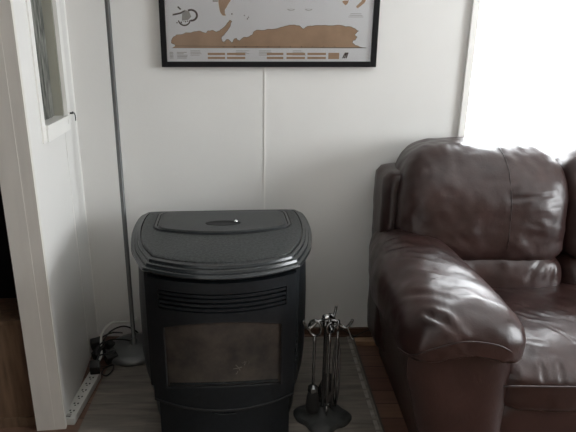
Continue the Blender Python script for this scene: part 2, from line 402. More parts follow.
for k in range(4):
    z = .531 + k*.0155
    soften(MB().slab(frange(-.200, .200, 24), lambda x: z, lambda x: z+.0085, off(.014), off(.0)).build('louver', M['iron_dark'], st), 30)
gr_ = MB().tube([(x, fy(x)-.0165, DB-.004*(1-(x/.19)**2)-.003) for x in frange(-.234, .234, 30)], .0042, 8).build('door_groove', M['slot'], door, True)
gl = MB().slab(frange(-.194, .194, 24), lambda x: zb(x)-.005, lambda x: zt(x)+.004, off(.004), off(-.004)).build('door_glass', M['soot'], door); soften(gl, 30)
mb = MB().tube([(x, fy(x)-.013, zt(x)-.001) for x in gx] + [(.190, fy(.19)-.013, z) for z in frange(zt(.19), zb(.19), 4)][1:] +
               [(x, fy(x)-.013, zb(x)+.001) for x in reversed(gx)][1:] + [(-.190, fy(.19)-.013, z) for z in frange(zb(.19), zt(.19), 4)][1:-1], .0035, 8, True)
mb.build('glass_gasket', M['slot'], door, True)
mb = MB()   # bar across the foot of the glass
mb.slab(frange(-.18, .18, 20), lambda x: zb(x)+.006, lambda x: zb(x)+.013, off(.009), off(.003))
soften(mb.build('glass_bar', M['iron_rim'], door), 30)
mb = MB()   # thin pale strokes on the door glass
for (x0, z0, x1, z1) in ((.038, .337, .052, .315), (.030, .323, .058, .327), (.044, .313, .038, .303), (.060, .341, .072, .345), (.066, .333, .067, .347), (.078, .335, .080, .348)):
    mb.tube([(x0, fy(x0)-.005, z0), ((x0+x1)/2+.002, fy((x0+x1)/2)-.0052, (z0+z1)/2), (x1, fy(x1)-.005, z1)], .0011, 6)
mb.build('glass_mark', mat('pale_mark', (.11, .10, .085), .9), door)
# door seam pieces at the sides: narrow side trims
for s in (-1, 1):
    xa = frange(.240, .250, 2)
    mb = MB().add([(s*x, y, z) for (x, y) in ((.238, -.222), (.250, -.214), (.250, -.185), (.238, -.190)) for z in (.215, .630)],
                  [(0, 1, 3, 2), (2, 3, 5, 4), (4, 5, 7, 6), (6, 7, 1, 0), (0, 2, 4, 6), (1, 7, 5, 3)])
    mb.build('corner_trim', M['iron_rim'] if s > 0 else M['iron_dark'], st)
ash = MB().slab(frange(-.222, .222, 24), lambda x: .004, lambda x: .174-.004*g(x), off(.000), off(-.06)).build('ash_door', M['iron_dark'], st); soften(ash, 30)
soften(MB().slab(frange(-.045, .035, 10), lambda x: .150, lambda x: .156, off(.006), off(0)).build('finger_pull', M['iron_rim'], ash), 30)
lb = MB()
for k in range(6): lb.slab(frange(-.120+.011*k, -.113+.011*k, 1), lambda x: .162, lambda x: .170, off(.0015), off(0))
lb.build('nameplate', mat('nameplate_grey', (.05, .05, .05), .4), ash)
# exhaust stub at the back, towards the wall
MB().tube([(-.05, .28, .20), (-.05, .42, .20)], .045, 20).build('exhaust_pipe', M['iron_dark'], st, True)
tag(st, 'black pellet stove with rounded top and sooty glass door on the tile pad', 'stove')

# ------------------------------------------------------------------ framed map
PZ0, PZ1, PX0, PX1 = 1.2515, 1.885, -.387, .484
fr = empty('framed_map', (.0485, 0, 1.2515))
def fput(mb, name, m, parent=None, smooth=False):
    o = mb.build(name, m, None, smooth); o.parent = parent or fr
    o.matrix_parent_inverse = Matrix.Translation(-fr.location) if not parent else Matrix.Identity(4)
    return o
mb = MB(); B = .0215
mb.box(PX0, PX0+B, -.026, -.001, PZ0, PZ1, .002).box(PX1-B, PX1, -.026, -.001, PZ0, PZ1, .002)
mb.box(PX0+B, PX1-B, -.026, -.001, PZ0, PZ0+B, .002).box(PX0+B, PX1-B, -.026, -.001, PZ1-B, PZ1, .002)
fput(mb, 'frame', M['black_frame'])
paper = MB().box(PX0+B, PX1-B, -.012, -.002, PZ0+B, PZ1-B).build('poster', M['paper']); paper.parent = fr; paper.matrix_parent_inverse = Matrix.Translation(-fr.location)
def onpaper(mb, name, m):
    o = mb.build(name, m); o.parent = paper; return o
paper.matrix_parent_inverse = Matrix.Translation(-fr.location)
Y0, Y1 = -.0128, -.0120
land = MB()
ant = [(-.346, 1.353), (-.338, 1.366), (-.325, 1.376), (-.300, 1.378), (-.285, 1.386), (-.268, 1.383), (-.250, 1.389), (-.228, 1.391), (-.204, 1.383), (-.195, 1.392), (-.176, 1.394), (-.165, 1.388), (-.152, 1.391), (-.142, 1.398), (-.130, 1.406), (-.119, 1.421), (-.107, 1.432), (-.100, 1.428), (-.112, 1.402), (-.118, 1.392), (-.128, 1.383), (-.144, 1.364), (-.140, 1.352), (-.133, 1.349), (-.122, 1.359), (-.112, 1.357), (-.104, 1.347), (-.097, 1.349), (-.092, 1.361), (-.084, 1.364), (-.078, 1.356), (-.072, 1.353), (-.055, 1.366), (-.036, 1.368), (-.020, 1.376), (-.012, 1.389), (-.004, 1.394), (.020, 1.393), (.044, 1.398), (.075, 1.399), (.100, 1.406), (.120, 1.410), (.139, 1.413), (.150, 1.414), (.171, 1.410), (.183, 1.400), (.188, 1.398), (.200, 1.407), (.211, 1.410), (.240, 1.412), (.271, 1.413), (.300, 1.411), (.331, 1.413), (.355, 1.407), (.379, 1.406), (.395, 1.398), (.408, 1.391), (.400, 1.385), (.393, 1.376), (.404, 1.368), (.398, 1.360), (.386, 1.352), (.386, 1.345), (.396, 1.336), (.415, 1.330), (.440, 1.327), (.440, 1.326), (-.343, 1.326), (-.330, 1.334), (-.334, 1.341), (-.346, 1.345)]
random.seed(9)
def jag(p, k=3, a=.0016):
    out = []
    for i in range(len(p)):
        x0, z0 = p[i]; x1, z1 = p[(i+1) % len(p)]
        out.append((x0, z0))
        if z0 == z1 or abs(z0-1.326) < .0015: continue
        for j in range(1, k):
            out.append((lerp(x0, x1, j/k)+random.uniform(-a, a), lerp(z0, z1, j/k)+random.uniform(-a, a)))
    return out
def poly(mb, p, y0=Y0, y1=Y1): mb.prism_y(p, y0, y1)
antj = jag(ant)
def grow(p, d):   # slightly enlarged outline, used as the pale coast line
    cx = sum(a for a, b in p)/len(p); cz = sum(b for a, b in p)/len(p)
    return [(x + (d if x > cx else -d)*min(1, abs(x-cx)*20), z + (d if z > cz else -d)*min(1, abs(z-cz)*20)) for x, z in p]
conts = {
 'sa': [(-.150, 1.480), (-.146, 1.462), (-.136, 1.449), (-.123, 1.449), (-.128, 1.456), (-.128, 1.470), (-.118, 1.485), (-.108, 1.500), (-.088, 1.530), (-.062, 1.560), (-.058, 1.585), (-.090, 1.605), (-.120, 1.625), (-.150, 1.635), (-.172, 1.615), (-.180, 1.590), (-.165, 1.560), (-.152, 1.520)],
 'na': [(-.185, 1.640), (-.205, 1.665), (-.240, 1.690), (-.250, 1.720), (-.290, 1.770), (-.345, 1.780), (-.350, 1.810), (-.290, 1.825), (-.200, 1.830), (-.120, 1.815), (-.110, 1.770), (-.140, 1.740), (-.160, 1.710), (-.175, 1.690), (-.190, 1.685), (-.200, 1.668), (-.180, 1.655)],
 'af': [(.085, 1.510), (.070, 1.530), (.060, 1.575), (.050, 1.605), (.015, 1.612), (-.010, 1.640), (.000, 1.680), (.030, 1.705), (.070, 1.705), (.110, 1.690), (.125, 1.650), (.145, 1.625), (.125, 1.590), (.120, 1.550), (.105, 1.520)],
 'eu': [(.010, 1.712), (.012, 1.735), (.030, 1.760), (.050, 1.800), (.090, 1.815), (.160, 1.820), (.280, 1.835), (.400, 1.820), (.440, 1.795), (.400, 1.775), (.380, 1.740), (.350, 1.715), (.330, 1.680), (.300, 1.655), (.290, 1.625), (.275, 1.660), (.250, 1.675), (.225, 1.635), (.205, 1.675), (.170, 1.690), (.150, 1.655), (.125, 1.680), (.105, 1.712), (.070, 1.720), (.040, 1.712)],
 'au': [(.270, 1.545), (.268, 1.575), (.295, 1.600), (.320, 1.610), (.335, 1.590), (.348, 1.605), (.372, 1.565), (.368, 1.535), (.348, 1.520), (.315, 1.535), (.290, 1.535)],
 'tas': [(.336, 1.500), (.343, 1.493), (.351, 1.487), (.360, 1.497), (.364, 1.506), (.350, 1.504)],
 'nz': [(.430, 1.508), (.424, 1.495), (.408, 1.482), (.400, 1.475), (.392, 1.480), (.400, 1.490), (.412, 1.500), (.418, 1.512)]}
coast = MB(); poly(coast, [(x, z+.0022) for x, z in antj], -.01255, -.0120)
for k, p in conts.items():
    q = jag(p, 2); poly(land, q); poly(coast, grow(q, .003), -.01255, -.0120)
poly(land, antj)
onpaper(coast, 'coast_line', M['whiteprint'])
onpaper(land, 'land', M['gold'])
# outline strokes, islands, tick marks
ink = MB()
ink.tube([(x, -.0128, z) for x, z in antj if z > 1.3265], .0007, 4)
for (x, z, r) in ((-.100, 1.455, .0025), (-.038, 1.437, .0022), (-.050, 1.449, .0018), (-.034, 1.443, .002), (-.129, 1.344, .002)):
    ink.prism_y([(x+r*math.cos(a*PI/3), z+r*1.3*math.sin(a*PI/3)) for a in range(6)], -.0128, -.0120)
for i in range(11):
    x = -.135+.045*i; ink.box(x-.0009, x+.0009, -.0132, -.0128, 1.327, 1.334)
ink.box(-.345, .445, -.0128, -.0120, 1.3255, 1.3265)
# round drawing of a rowing boat with rope ring in the left corner
def arc(cx, cz, r, a0, a1, w, sx=1., n=20):
    o_ = [(cx+sx*(r+w)*math.cos(math.radians(a)), cz+(r+w)*math.sin(math.radians(a))) for a in frange(a0, a1, n)]
    i_ = [(cx+sx*(r-w)*math.cos(math.radians(a)), cz+(r-w)*math.sin(math.radians(a))) for a in frange(a1, a0, n)]
    return o_ + i_
ink.prism_y(arc(-.262, 1.450, .020, -100, 120, .0035, 1.15), -.0128, -.0120)
ink.prism_y(arc(-.290, 1.440, .028, 200, 330, .0028, .9), -.0128, -.0120)
ink.prism_y([(-.336, 1.449), (-.322, 1.451), (-.300, 1.456), (-.285, 1.466), (-.290, 1.468), (-.305, 1.461), (-.335, 1.455)], -.0130, -.0120)
ink.prism_y([(-.316, 1.480), (-.305, 1.470), (-.300, 1.473), (-.312, 1.484)], -.0130, -.0120)
for i in range(9): ink.box(-.322+.0085*i, -.317+.0085*i, -.0128, -.0120, 1.420+.0012*i+random.uniform(-.003, .003), 1.424+.0012*i)
onpaper(ink, 'ink_drawing', M['darkprint'])
class Sep:
    def box(s, *a): onpaper(MB().box(*a), 'print_line', M['greyprint'])
    def prism_y(s, *a): onpaper(MB().prism_y(*a), 'print_mark', M['greyprint'])
sk = Sep(); sk.prism_y([(-.300, 1.430), (-.275, 1.432), (-.262, 1.445), (-.270, 1.465), (-.288, 1.470), (-.298, 1.455)], -.0124, -.0120)
sk.box(-.175, -.150, -.0124, -.0120, 1.500, 1.506)
for cx in (.135, .205):
    sk.prism_y(arc(cx, 1.476, .008, 200, 340, .0008, 1.8), -.0124, -.0120); sk.box(cx-.010, cx+.010, -.0124, -.0120, 1.4725, 1.4735)
for i in range(3): sk.box(.372-.004*i, .415+.004*i, -.0124, -.0120, 1.455-.006*i, 1.4565-.006*i)
for i in range(5):
    sk.box(-.355, -.340, -.0124, -.0120, 1.308-.0055*i, 1.310-.0055*i); sk.box(-.325, -.300+random.uniform(0, .02), -.0124, -.0120, 1.308-.0055*i, 1.310-.0055*i)
for x0 in (-.270, -.085, .008, .145): 
    for i in range(4): sk.box(x0, x0+.045+random.uniform(-.01, .01), -.0124, -.0120, 1.314-.0055*i, 1.3155-.0055*i)
for (x0, x1) in ((-.200, -.130), (-.122, -.048), (.040, .107), (.120, .195), (.205, .280)):
    onpaper(MB().box(x0, x1, -.0128, -.0120, 1.2985, 1.3070), 'legend_bar', M['gold']); onpaper(MB().box(x0, x1, -.0128, -.0120, 1.2830, 1.2915), 'legend_bar', M['gold'])
onpaper(MB().box(.290, .334, -.0128, -.0120, 1.283, 1.307), 'legend_panel', M['gold'])
mk = MB()
for i in range(3): mk.prism_y([(.346+.007*i, 1.286), (.351+.007*i, 1.286), (.362+.005*i, 1.308), (.357+.005*i, 1.308)], -.0128, -.0120)
onpaper(mk, 'corner_mark', M['darkprint'])
g_ = MB().box(PX0+B, PX1-B, -.0190, -.0175, PZ0+B, PZ1-B).build('glass_pane', M['glass']); g_.parent = fr; g_.matrix_parent_inverse = Matrix.Translation(-fr.location)
tag(fr, 'black framed scratch-off world map hanging above the stove', 'framed map')

# ------------------------------------------------------------------ floor lamp (only pole and base in view)
lp = empty('floor_lamp', (-.556, -.150, .012))
soften(MB().lathe([(.001, 0), (.125, 0), (.129, .004), (.129, .016), (.122, .024), (.090, .031), (.030, .036), (.018, .040), (.001, .040)], n=48).build('lamp_base', M['lamp_grey'], lp), 50)
soften(MB().lathe([(.016, .038), (.016, .06), (.0095, .066), (.0095, 1.70), (.014, 1.705), (.014, 1.74)], n=20).build('pole', M['lamp_grey'], lp), 50)
soften(MB().lathe([(.03, 1.72), (.10, 1.76), (.15, 1.82), (.147, 1.82), (.097, 1.765), (.028, 1.727)], n=32).build('lamp_shade', M['lampshade'], lp), 50)
tag(lp, 'thin grey floor lamp pole with a round flat base left of the stove', 'floor lamp')

# ------------------------------------------------------------------ power strip, plugs, cords
ps = empty('power_strip', (-.688, -.485, .0))
rot = math.radians(-3)
ps.rotation_euler = (0, 0, rot)
soften(MB().box(-.024, .024, -.150, .150, .0, .030, .006).build('strip_body', M['strip'], ps), 40)
for i in range(6):
    y = .105-.042*i
    mb = MB().box(-.010, -.004, y-.004, y+.004, .0300, .0306).box(.004, .010, y-.004, y+.004, .0300, .0306).box(-.003, .003, y-.014, y-.009, .0300, .0306)
    mb.build('outlet', M['rubber'], ps)
MB().box(-.008, .008, -.142, -.128, .030, .035, .001).build('switch', mat('strip_switch', (.30, .29, .27), .4), ps)
tag(ps, 'white power strip lying against the foot of the left wall', 'power strip')
def plug(loc, size, rz, label, cordpts):
    r = empty('power_plug', loc, 0)
    R = Matrix.Rotation(rz, 3, 'Z') @ Matrix.Rotation(.25, 3, 'X')
    soften(MB().obox((0, 0, size[2]/2), size, R, .005).build('plug_body', M['rubber'], r), 40)
    MB().tube(smooth_path(cordpts, 6), .0035, 8).build('plug_cord', M['rubber'], r, True)
    tag(r, label, 'plug')
plug((-.676, -.345, .036), (.040, .045, .040), .2, 'black plug pushed into the top outlet of the white power strip', [(0, 0, .03), (.01, .04, .05), (.05, .09, .03), (.04, .16, .01), (-.01, .22, -.02)])
plug((-.640, -.235, .014), (.050, .040, .038), .7, 'black adapter block on the pad corner nearest the stove', [(0, 0, .02), (-.03, .02, .03), (-.06, .06, .03), (-.06, .12, .03)])
plug((-.695, -.225, .030), (.036, .055, .040), -.3, 'black adapter standing in the cord tangle behind the power strip', [(0, 0, .02), (.02, .03, .05), (.05, .06, .05), (.10, .09, .03), (.12, .12, 0)])
plug((-.722, -.170, .040), (.044, .036, .044), .5, 'black adapter leaning on the left wall above the cord tangle', [(0, 0, .02), (.03, .01, .05), (.07, .03, .06), (.10, .08, .03)])
plug((-.665, -.160, .030), (.035, .032, .035), 1.1, 'small black plug in the tangle beside the lamp base', [(0, 0, .03), (-.02, -.03, .05), (-.03, -.09, .05), (-.015, -.14, .05)])
mb = MB().tube(smooth_path([(-.684, -.335, .02), (-.676, -.30, .05), (-.676, -.25, .055), (-.690, -.20, .075), (-.695, -.15, .105), (-.670, -.10, .125), (-.625, -.07, .115), (-.585, -.04, .10), (-.57, -.008, .10)], 8), .0052, 8)
wc = mb.build('supply_cord', M['white_cord'], ps, True); wc.matrix_parent_inverse = (Matrix.Translation(ps.location) @ Matrix.Rotation(rot, 4, 'Z')).inverted()
mb = MB().tube(smooth_path([(-.68, -.26, .03), (-.69, -.20, .06), (-.685, -.15, .08), (-.66, -.105, .095), (-.62, -.055, .085), (-.58, -.03, .05), (-.56, -.022, .02)], 8), .0036, 8)
tag(mb.build('black_cable', M['rubber'], smooth=True), 'black cable looping just below the white cord by the lamp base', 'cable')
mb = MB().tube(smooth_path([(-.66, -.30, .018), (-.625, -.27, .018), (-.615, -.31, .018), (-.63, -.35, .018), (-.655, -.33, .018), (-.65, -.28, .018)], 8), .0033, 8)
tag(mb.build('black_cable', M['rubber'], smooth=True), 'short black cable loop lying on the pad edge beside the power strip', 'cable')
# thin cords between the hearth and the sofa
mb = MB().tube(smooth_path([(.36, -.035, .07), (.40, -.035, .058), (.46, -.040, .024), (.53, -.050, .012), (.60, -.05, .006), (.68, -.04, .006)], 8), .0022, 8)
tag(mb.build('thin_cord', M['rubber'], smooth=True), 'thin black cord crossing the baseboard towards the sofa', 'cord')
mb = MB().tube(smooth_path([(.40, -.050, .006), (.45, -.040, .018), (.52, -.035, .050), (.58, -.032, .060), (.66, -.032, .05)], 8), .002, 8)
tag(mb.build('thin_cord', M['rubber'], smooth=True), 'thin black cord sloping up behind the sofa corner', 'cord')
mb = MB().tube(smooth_path([(.428, -.032, .065), (.436, -.036, .045), (.446, -.045, .020), (.452, -.06, .020)], 6), .0026, 8)
tag(mb.build('thin_cord', M['white_cord'], smooth=True), 'short pale cord hanging down the baseboard at the pad corner', 'cord')
o = MB().obox((.512, -.066, .011), (.105, .040, .022), .02, .002).build('pale_block', M['block_brown'])  # pale brown block with streaky colour noise
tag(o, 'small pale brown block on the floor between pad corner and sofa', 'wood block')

# ------------------------------------------------------------------ fireplace tool set
TX, TY = .243, -.605
ts = empty('fire_tool_stand', (TX, TY, .012))
pts = []
for k in range(48):
    a = 2*PI*k/48; r = .098*(1+.10*math.cos(4*a+.6)+.03*math.cos(9*a))
    pts.append((r*math.cos(a), r*math.sin(a)*.9))
mb = MB().loft([[(x*s, y*s, z) for x, y in pts] for s, z in ((1, 0), (1.0, .010), (.93, .018), (.6, .024), (.25, .034), (.12, .050))])
soften(mb.build('stand_base', M['cast_base'], ts), 40)
soften(MB().lathe([(.0065, .02), (.0065, .375), (.012, .380), (.014, .392), (.010, .400), (.018, .405), (.018, .410), (.006, .418), (.001, .420)], n=16).build('pole', M['tool_iron'], ts), 50)
arms = []
for k, a in enumerate((195, 100+205, 55, 335+10)):
    a = math.radians((200, 290, 60, 345)[k]); d = Vector((math.cos(a), math.sin(a), 0))
    L1 = (.085, .06, .085, .085)[k]
    p = [Vector((0, 0, .402))+d*(t*L1) + Vector((0, 0, z)) for t, z in ((0, 0), (.35, .006), (.6, -.010), (.82, -.016), (1.0, .004), (1.06, .018))]
    MB().tube(smooth_path(p, 5), .0052, 10).build('hook_arm', M['tool_iron'], ts, True)
    arms.append(Vector((TX, TY, .012)) + d*L1*.50 + Vector((0, 0, .400)))
MB().lathe([(.001, .416), (.014, .417), (.016, .420), (.010, .426), (.001, .428)], n=16).build('finial', M['chrome'], ts, True)
tag(ts, 'wrought iron stand with curled hook arms and cast base beside the stove', 'fireplace tool stand')
def tool(name, hook, label, kind):
    # ring handle hooked over an arm, twisted rod down, working end
    r = empty(name, (hook.x, hook.y, 0)); z = hook.z
    Rr = .013 if kind != 'brush' else .022
    a0 = math.atan2(hook.y-TY, hook.x-TX) + PI/2
    d = Vector((math.cos(a0), math.sin(a0), 0)) if kind != 'brush' else Vector((.94, -.34, 0))
    ringp = [d*(Rr*math.cos(t)) + Vector((0, 0, z+.002 - Rr*.9 + Rr*1.35*math.sin(t))) for t in frange(0, 2*PI, 20)[:-1]]
    MB().tube(ringp, .0050, 8, True).build('ring_handle', M['tool_iron'], r, True)
    zb_ = {'brush': .16, 'poker': .07, 'shovel': .17, 'tongs': .08}[kind]
    topz = z - Rr*2.2
    MB().tube([(0, 0, lerp(topz, zb_, t)) for t in frange(0, 1, 8)], [.0056 if i % 2 else .0046 for i in range(9)], 8).build('rod', M['tool_iron'], r, True)
    if kind == 'brush':
        soften(MB().lathe([(.006, .165), (.018, .155), (.019, .140), (.016, .138)], n=18).build('ferrule', M['tool_iron'], r), 40)
        MB().lathe([(.016, .140), (.022, .11), (.025, .075), (.023, .055), (.002, .053)], n=20).build('bristles', M['bristle'], r, True)
    if kind == 'poker':
        MB().tube([(0, 0, .09), (0, 0, .06), (0, -.006, .045)], [.005, .005, .001], 8).build('tip', M['tool_iron'], r, True)
        MB().tube([(0, 0, .095), (.012, 0, .085), (.018, 0, .070)], [.004, .0035, .001], 8).build('barb', M['tool_iron'], r, True)
    if kind == 'shovel':
        vs = []; fs = []
        for j in range(7):
            t = j/6; w = lerp(.012, .036, min(1, t*2)); zz = lerp(.175, .055, t)
            for i in range(7):
                x = lerp(-w, w, i/6); vs.append((x, -.012*(1-(x/w)**2)*t*1.0, zz))
        n0 = len(vs); vs += [(x, y+.002, z_) for x, y, z_ in vs]
        for j in range(6):
            for i in range(6):
                a = j*7+i; fs += [(a, a+1, a+8, a+7), (n0+a, n0+a+7, n0+a+8, n0+a+1)]
        MBx = MB().add(vs, fs); MBx.build('blade', M['tool_iron'], r, True)
    if kind == 'tongs':
        for s in (-1, 1):
            MB().tube(smooth_path([(0, 0, z-.06), (s*.010, 0, z-.12), (s*.012, 0, .14), (s*.004, 0, .07)], 5), .0035, 8).build('jaw', M['tool_iron'], r, True)
    tag(r, label, 'fireplace tool')
tool('fire_brush', arms[0], 'fireplace brush with black bristles on the left arm of the tool stand', 'brush')
tool('fire_poker', arms[1], 'thin iron poker on the front arm of the tool stand', 'poker')
tool('ash_shovel', arms[2], 'small iron shovel on the rear arm of the tool stand', 'shovel')
tool('fire_tongs', arms[3], 'iron tongs on the right arm of the tool stand, towards the sofa', 'tongs')

# ------------------------------------------------------------------ cabinet in the dark closet
cb = empty('wooden_cabinet', (-1.15, -.335, 0), ang)
soften(MB().box(-.34, .308, -.330, -.16, 0, .418, .004).build('carcass', M['cabinet'], cb), 40)
soften(MB().box(-.345, .312, -.338, -.155, .418, .436, .004).build('top', M['cabinet'], cb), 40)
soften(MB().box(-.335, .305, -.336, -.329, .0, .04, .002).build('plinth', M['cabinet'], cb), 40)
tag(cb, 'low brown wooden cabinet inside the dark doorway at left', 'cabinet')

# ------------------------------------------------------------------ leather sofa
def sbox(c, h, e=5.0, n=48, disp=None, fn=None):
    # rounded cushion: cube grid pushed onto a superellipsoid
    seen = {}; vs = []; fs = []
    def vid(p):
        k = tuple(round(q*n) for q in p)
        if k not in seen:
            seen[k] = len(vs); vs.append(Vector(p))
        return seen[k]
    nn = [max(6, int(n*hh/max(h)*1.0)) for hh in h]
    def vid2(i, j, k):
        key = (i, j, k)
        if key not in seen:
            seen[key] = len(vs); vs.append(Vector((2*i/nn[0]-1, 2*j/nn[1]-1, 2*k/nn[2]-1)))
        return seen[key]
    for k in (0, nn[2]):
        for i in range(nn[0]):
            for j in range(nn[1]): fs.append((vid2(i, j, k), vid2(i+1, j, k), vid2(i+1, j+1, k), vid2(i, j+1, k)))
    for j in (0, nn[1]):
        for i in range(nn[0]):
            for k in range(nn[2]): fs.append((vid2(i, j, k), vid2(i+1, j, k), vid2(i+1, j, k+1), vid2(i, j, k+1)))
    for i in (0, nn[0]):
        for j in range(nn[1]):
            for k in range(nn[2]): fs.append((vid2(i, j, k), vid2(i, j+1, k), vid2(i, j+1, k+1), vid2(i, j, k+1)))
    out = []
    for p in vs:
        L = (abs(p.x)**e + abs(p.y)**e + abs(p.z)**e)**(1/e)
        q = p/L
        w = Vector((q.x*h[0], q.y*h[1], q.z*h[2]))
        if fn: w = fn(w, q)
        out.append(w + Vector(c))
    return out, fs
def creased(name, vf, parent, folds, wob=.003, seed=0, m=None):
    vs, fs = vf
    o = link_mesh(name, vs, fs, m or M['leather'], parent, True)
    me = o.data; me.update()
    nrm = [v.normal.copy() for v in me.vertices]
    for v, nn in zip(me.vertices, nrm):
        p = v.co.copy(); d = 0
        for a, b, dep, wid in folds:
            a = Vector(a); b = Vector(b); ab = b-a; t = max(0, min(1, (p-a).dot(ab)/ab.length_squared))
            r = (p-(a+ab*t)).length
            if r < wid*4:
                fall = (1-abs(2*t-1)**4)*.85+.15
                x_ = r/wid
                d += -dep*fall*math.exp(-x_*x_) + dep*.55*fall*math.exp(-((x_-2.0)**2))
        d += wob*noise.noise(p*9+Vector((seed, 0, 0))) + wob*.4*noise.noise(p*26+Vector((seed, 3, 0)))
        v.co = p + nn*d
    me.update(); return o

SX0 = .54                    # foot of the sofa side
SXR = 2.33                   # its right foot
sf = empty('sofa', (1.435, -.50, 0))
off_ = Vector((-1.435, .50, 0))
def sput(o): o.location = off_; return o
# lower body with slanting side
mb = MB()
def trap(y0, y1, z0, z1, a0, a1, b0, b1):
    mb.add([(a0, y0, z0), (b0, y0, z0), (b0, y1, z0), (a0, y1, z0), (a1, y0, z1), (b1, y0, z1), (b1, y1, z1), (a1, y1, z1)],
           [(0, 1, 2, 3), (4, 5, 6, 7), (0, 1, 5, 4), (1, 2, 6, 5), (2, 3, 7, 6), (3, 0, 4, 7)])
trap(-.925, -.10, .0, .33, .565, .515, SXR-.025, SXR+.025)
o = sput(mb.build('base', M['leather'], sf)); 
# front rail under the seat
vf = sbox((1.435, -.890, .175), (.74, .055, .155), 8, 60)
sput(creased('front_rail', vf, sf, [], .003, 2))
# back shell with squared top
vf = sbox((1.435, -.20, .485), (.940, .115, .385), 26, 60, fn=lambda w, q: Vector((w.x, w.y+.03*(q.z+.3), w.z)))
sput(creased('back_shell', vf, sf, [((.505, -.30, .80), (.512, -.30, .86), .003, .008)], .004, 5))
def arm(sign):
    mir = lambda x: x if sign > 0 else 2*1.435 - x
    par = []
    # fat arm pad, drawn as rings along y
    NR, NY = 96, 110; vs = []; fs = []
    for j in range(NY+1):
        R_ = .12; NB = 78
        if j <= NB: y = lerp(-.14, -1.005+R_, j/NB); k = 1
        else:
            ph = (j-NB)/(NY-NB)*PI/2; y = -1.005+R_-R_*math.sin(ph); k = math.cos(ph)**.72
        t = (-.14-y)/.865
        kb = 1 if t > .06 else math.sqrt(max(0, 1-(1-t/.06)**2))**.7
        k = max(.004, k*kb)
        xl_ = lerp(.478, .408, min(1, t/.45)); xr_ = lerp(.725, .768, min(1, t*1.4)); cx = (xl_+xr_)/2; a = (xr_-xl_)/2
        ztop = .668 - .03*max(0, (t-.55))/.45 - .045*max(0, .25-t)/.25; zbot = lerp(.35, .43, min(1, t*1.3))
        zc = lerp(.50, .525, t)
        for i in range(NR):
            th = 2*PI*i/NR; cs, sn = math.cos(th), math.sin(th)
            ex = 2/2.5
            px = abs(cs)**ex*(1 if cs > 0 else -1); pz = abs(sn)**ex*(1 if sn > 0 else -1)
            X = cx + a*px*k**.6
            if pz >= 0: Z = zc + (ztop-zc)*pz*k
            else:
                lift = .085*k*max(0, (t-.82)/.18)*(1-min(1, abs(px))**2)
                Z = zc + (zc-zbot)*pz*k*1.0 + lift*(-pz)
            # slump outwards at the top (rolled outer side)
            X -= .006*max(0, pz)*(1-t)
            vs.append(Vector((mir(X), y, Z)))
    for j in range(NY):
        for i in range(NR): fs.append((j*NR+i, j*NR+(i+1) % NR, (j+1)*NR+(i+1) % NR, (j+1)*NR+i))
    fs += [tuple(range(NR)), tuple(range(NY*NR, (NY+1)*NR))]
    m_ = mir
    folds = [((m_(.50), -.955, .625), (m_(.567), -.990, .555), .012, .010), ((m_(.47), -.93, .625), (m_(.53), -.985, .585), .008, .010),
             ((m_(.50), -.60, .665), (m_(.70), -.74, .625), .006, .012), ((m_(.52), -.70, .665), (m_(.72), -.86, .60), .006, .012),
             ((m_(.46), -.50, .655), (m_(.70), -.60, .64), .005, .012), ((m_(.58), -.86, .645), (m_(.74), -.95, .56), .006, .011),
             ((m_(.62), -.92, .615), (m_(.73), -.975, .53), .006, .009), ((m_(.66), -.985, .57), (m_(.70), -.99, .49), .005, .008),
             ((m_(.45), -.40, .65), (m_(.66), -.47, .65), .004, .010), ((m_(.43), -.80, .62), (m_(.56), -.90, .64), .004, .012),
             ((m_(.74), -.80, .50), (m_(.74), -.92, .46), .004, .010), ((m_(.55), -.99, .57), (m_(.52), -1.0, .49), .005, .009),
             ((m_(.46), -.97, .55), (m_(.47), -.98, .49), .004, .008)]
    o = sput(creased('arm', (vs, fs), sf, folds, .006, 7+sign))
    # arm front panel and outer side panel
    vs = []; fs = []; n = 24; rows = 20
    for j in range(rows+1):
        z = lerp(.012, .56, j/rows)
        xl = lerp(.545, .435, min(1, z/.42)) ; xr = .735
        for i in range(n+1):
            u = i/n; x = lerp(xl, xr, u); bul = .022*(1-abs(2*u-1)**4)
            vs.append(Vector((mir(x), -.935-bul, z)))
    n0 = len(vs)
    for j in range(rows+1):
        z = lerp(.012, .56, j/rows); xl = lerp(.555, .490, min(1, z/.42))
        for i in range(n+1):
            vs.append(Vector((mir(lerp(xl, .735, i/n)), -.16, z)))
    W = n+1
    for j in range(rows):
        for i in range(n):
            a = j*W+i; fs += [(a, a+1, a+W+1, a+W), (n0+a, n0+a+W, n0+a+W+1, n0+a+1)]
        for i in (0, n):
            a = j*W+i; fs.append((a, a+W, n0+a+W, n0+a))
    for j in (0, rows):
        for i in range(n):
            a = j*W+i; fs.append((a, a+1, n0+a+1, n0+a))
    p_ = link_mesh('arm_panel', vs, fs, M['leather'], o, False); soften(p_, 50)
    # stitched hem around the front of the pad
    hem = [(mir(x), y, z) for x, y, z in ((.405, -.93, .505), (.43, -.975, .510), (.48, -1.000, .545), (.56, -1.013, .575), (.65, -1.010, .563), (.71, -.995, .525), (.745, -.965, .495), (.765, -.92, .485))]
    MB().tube(smooth_path(hem, 6), .0022, 6).build('piping', M['piping'], o, True)
arm(1); arm(-1)
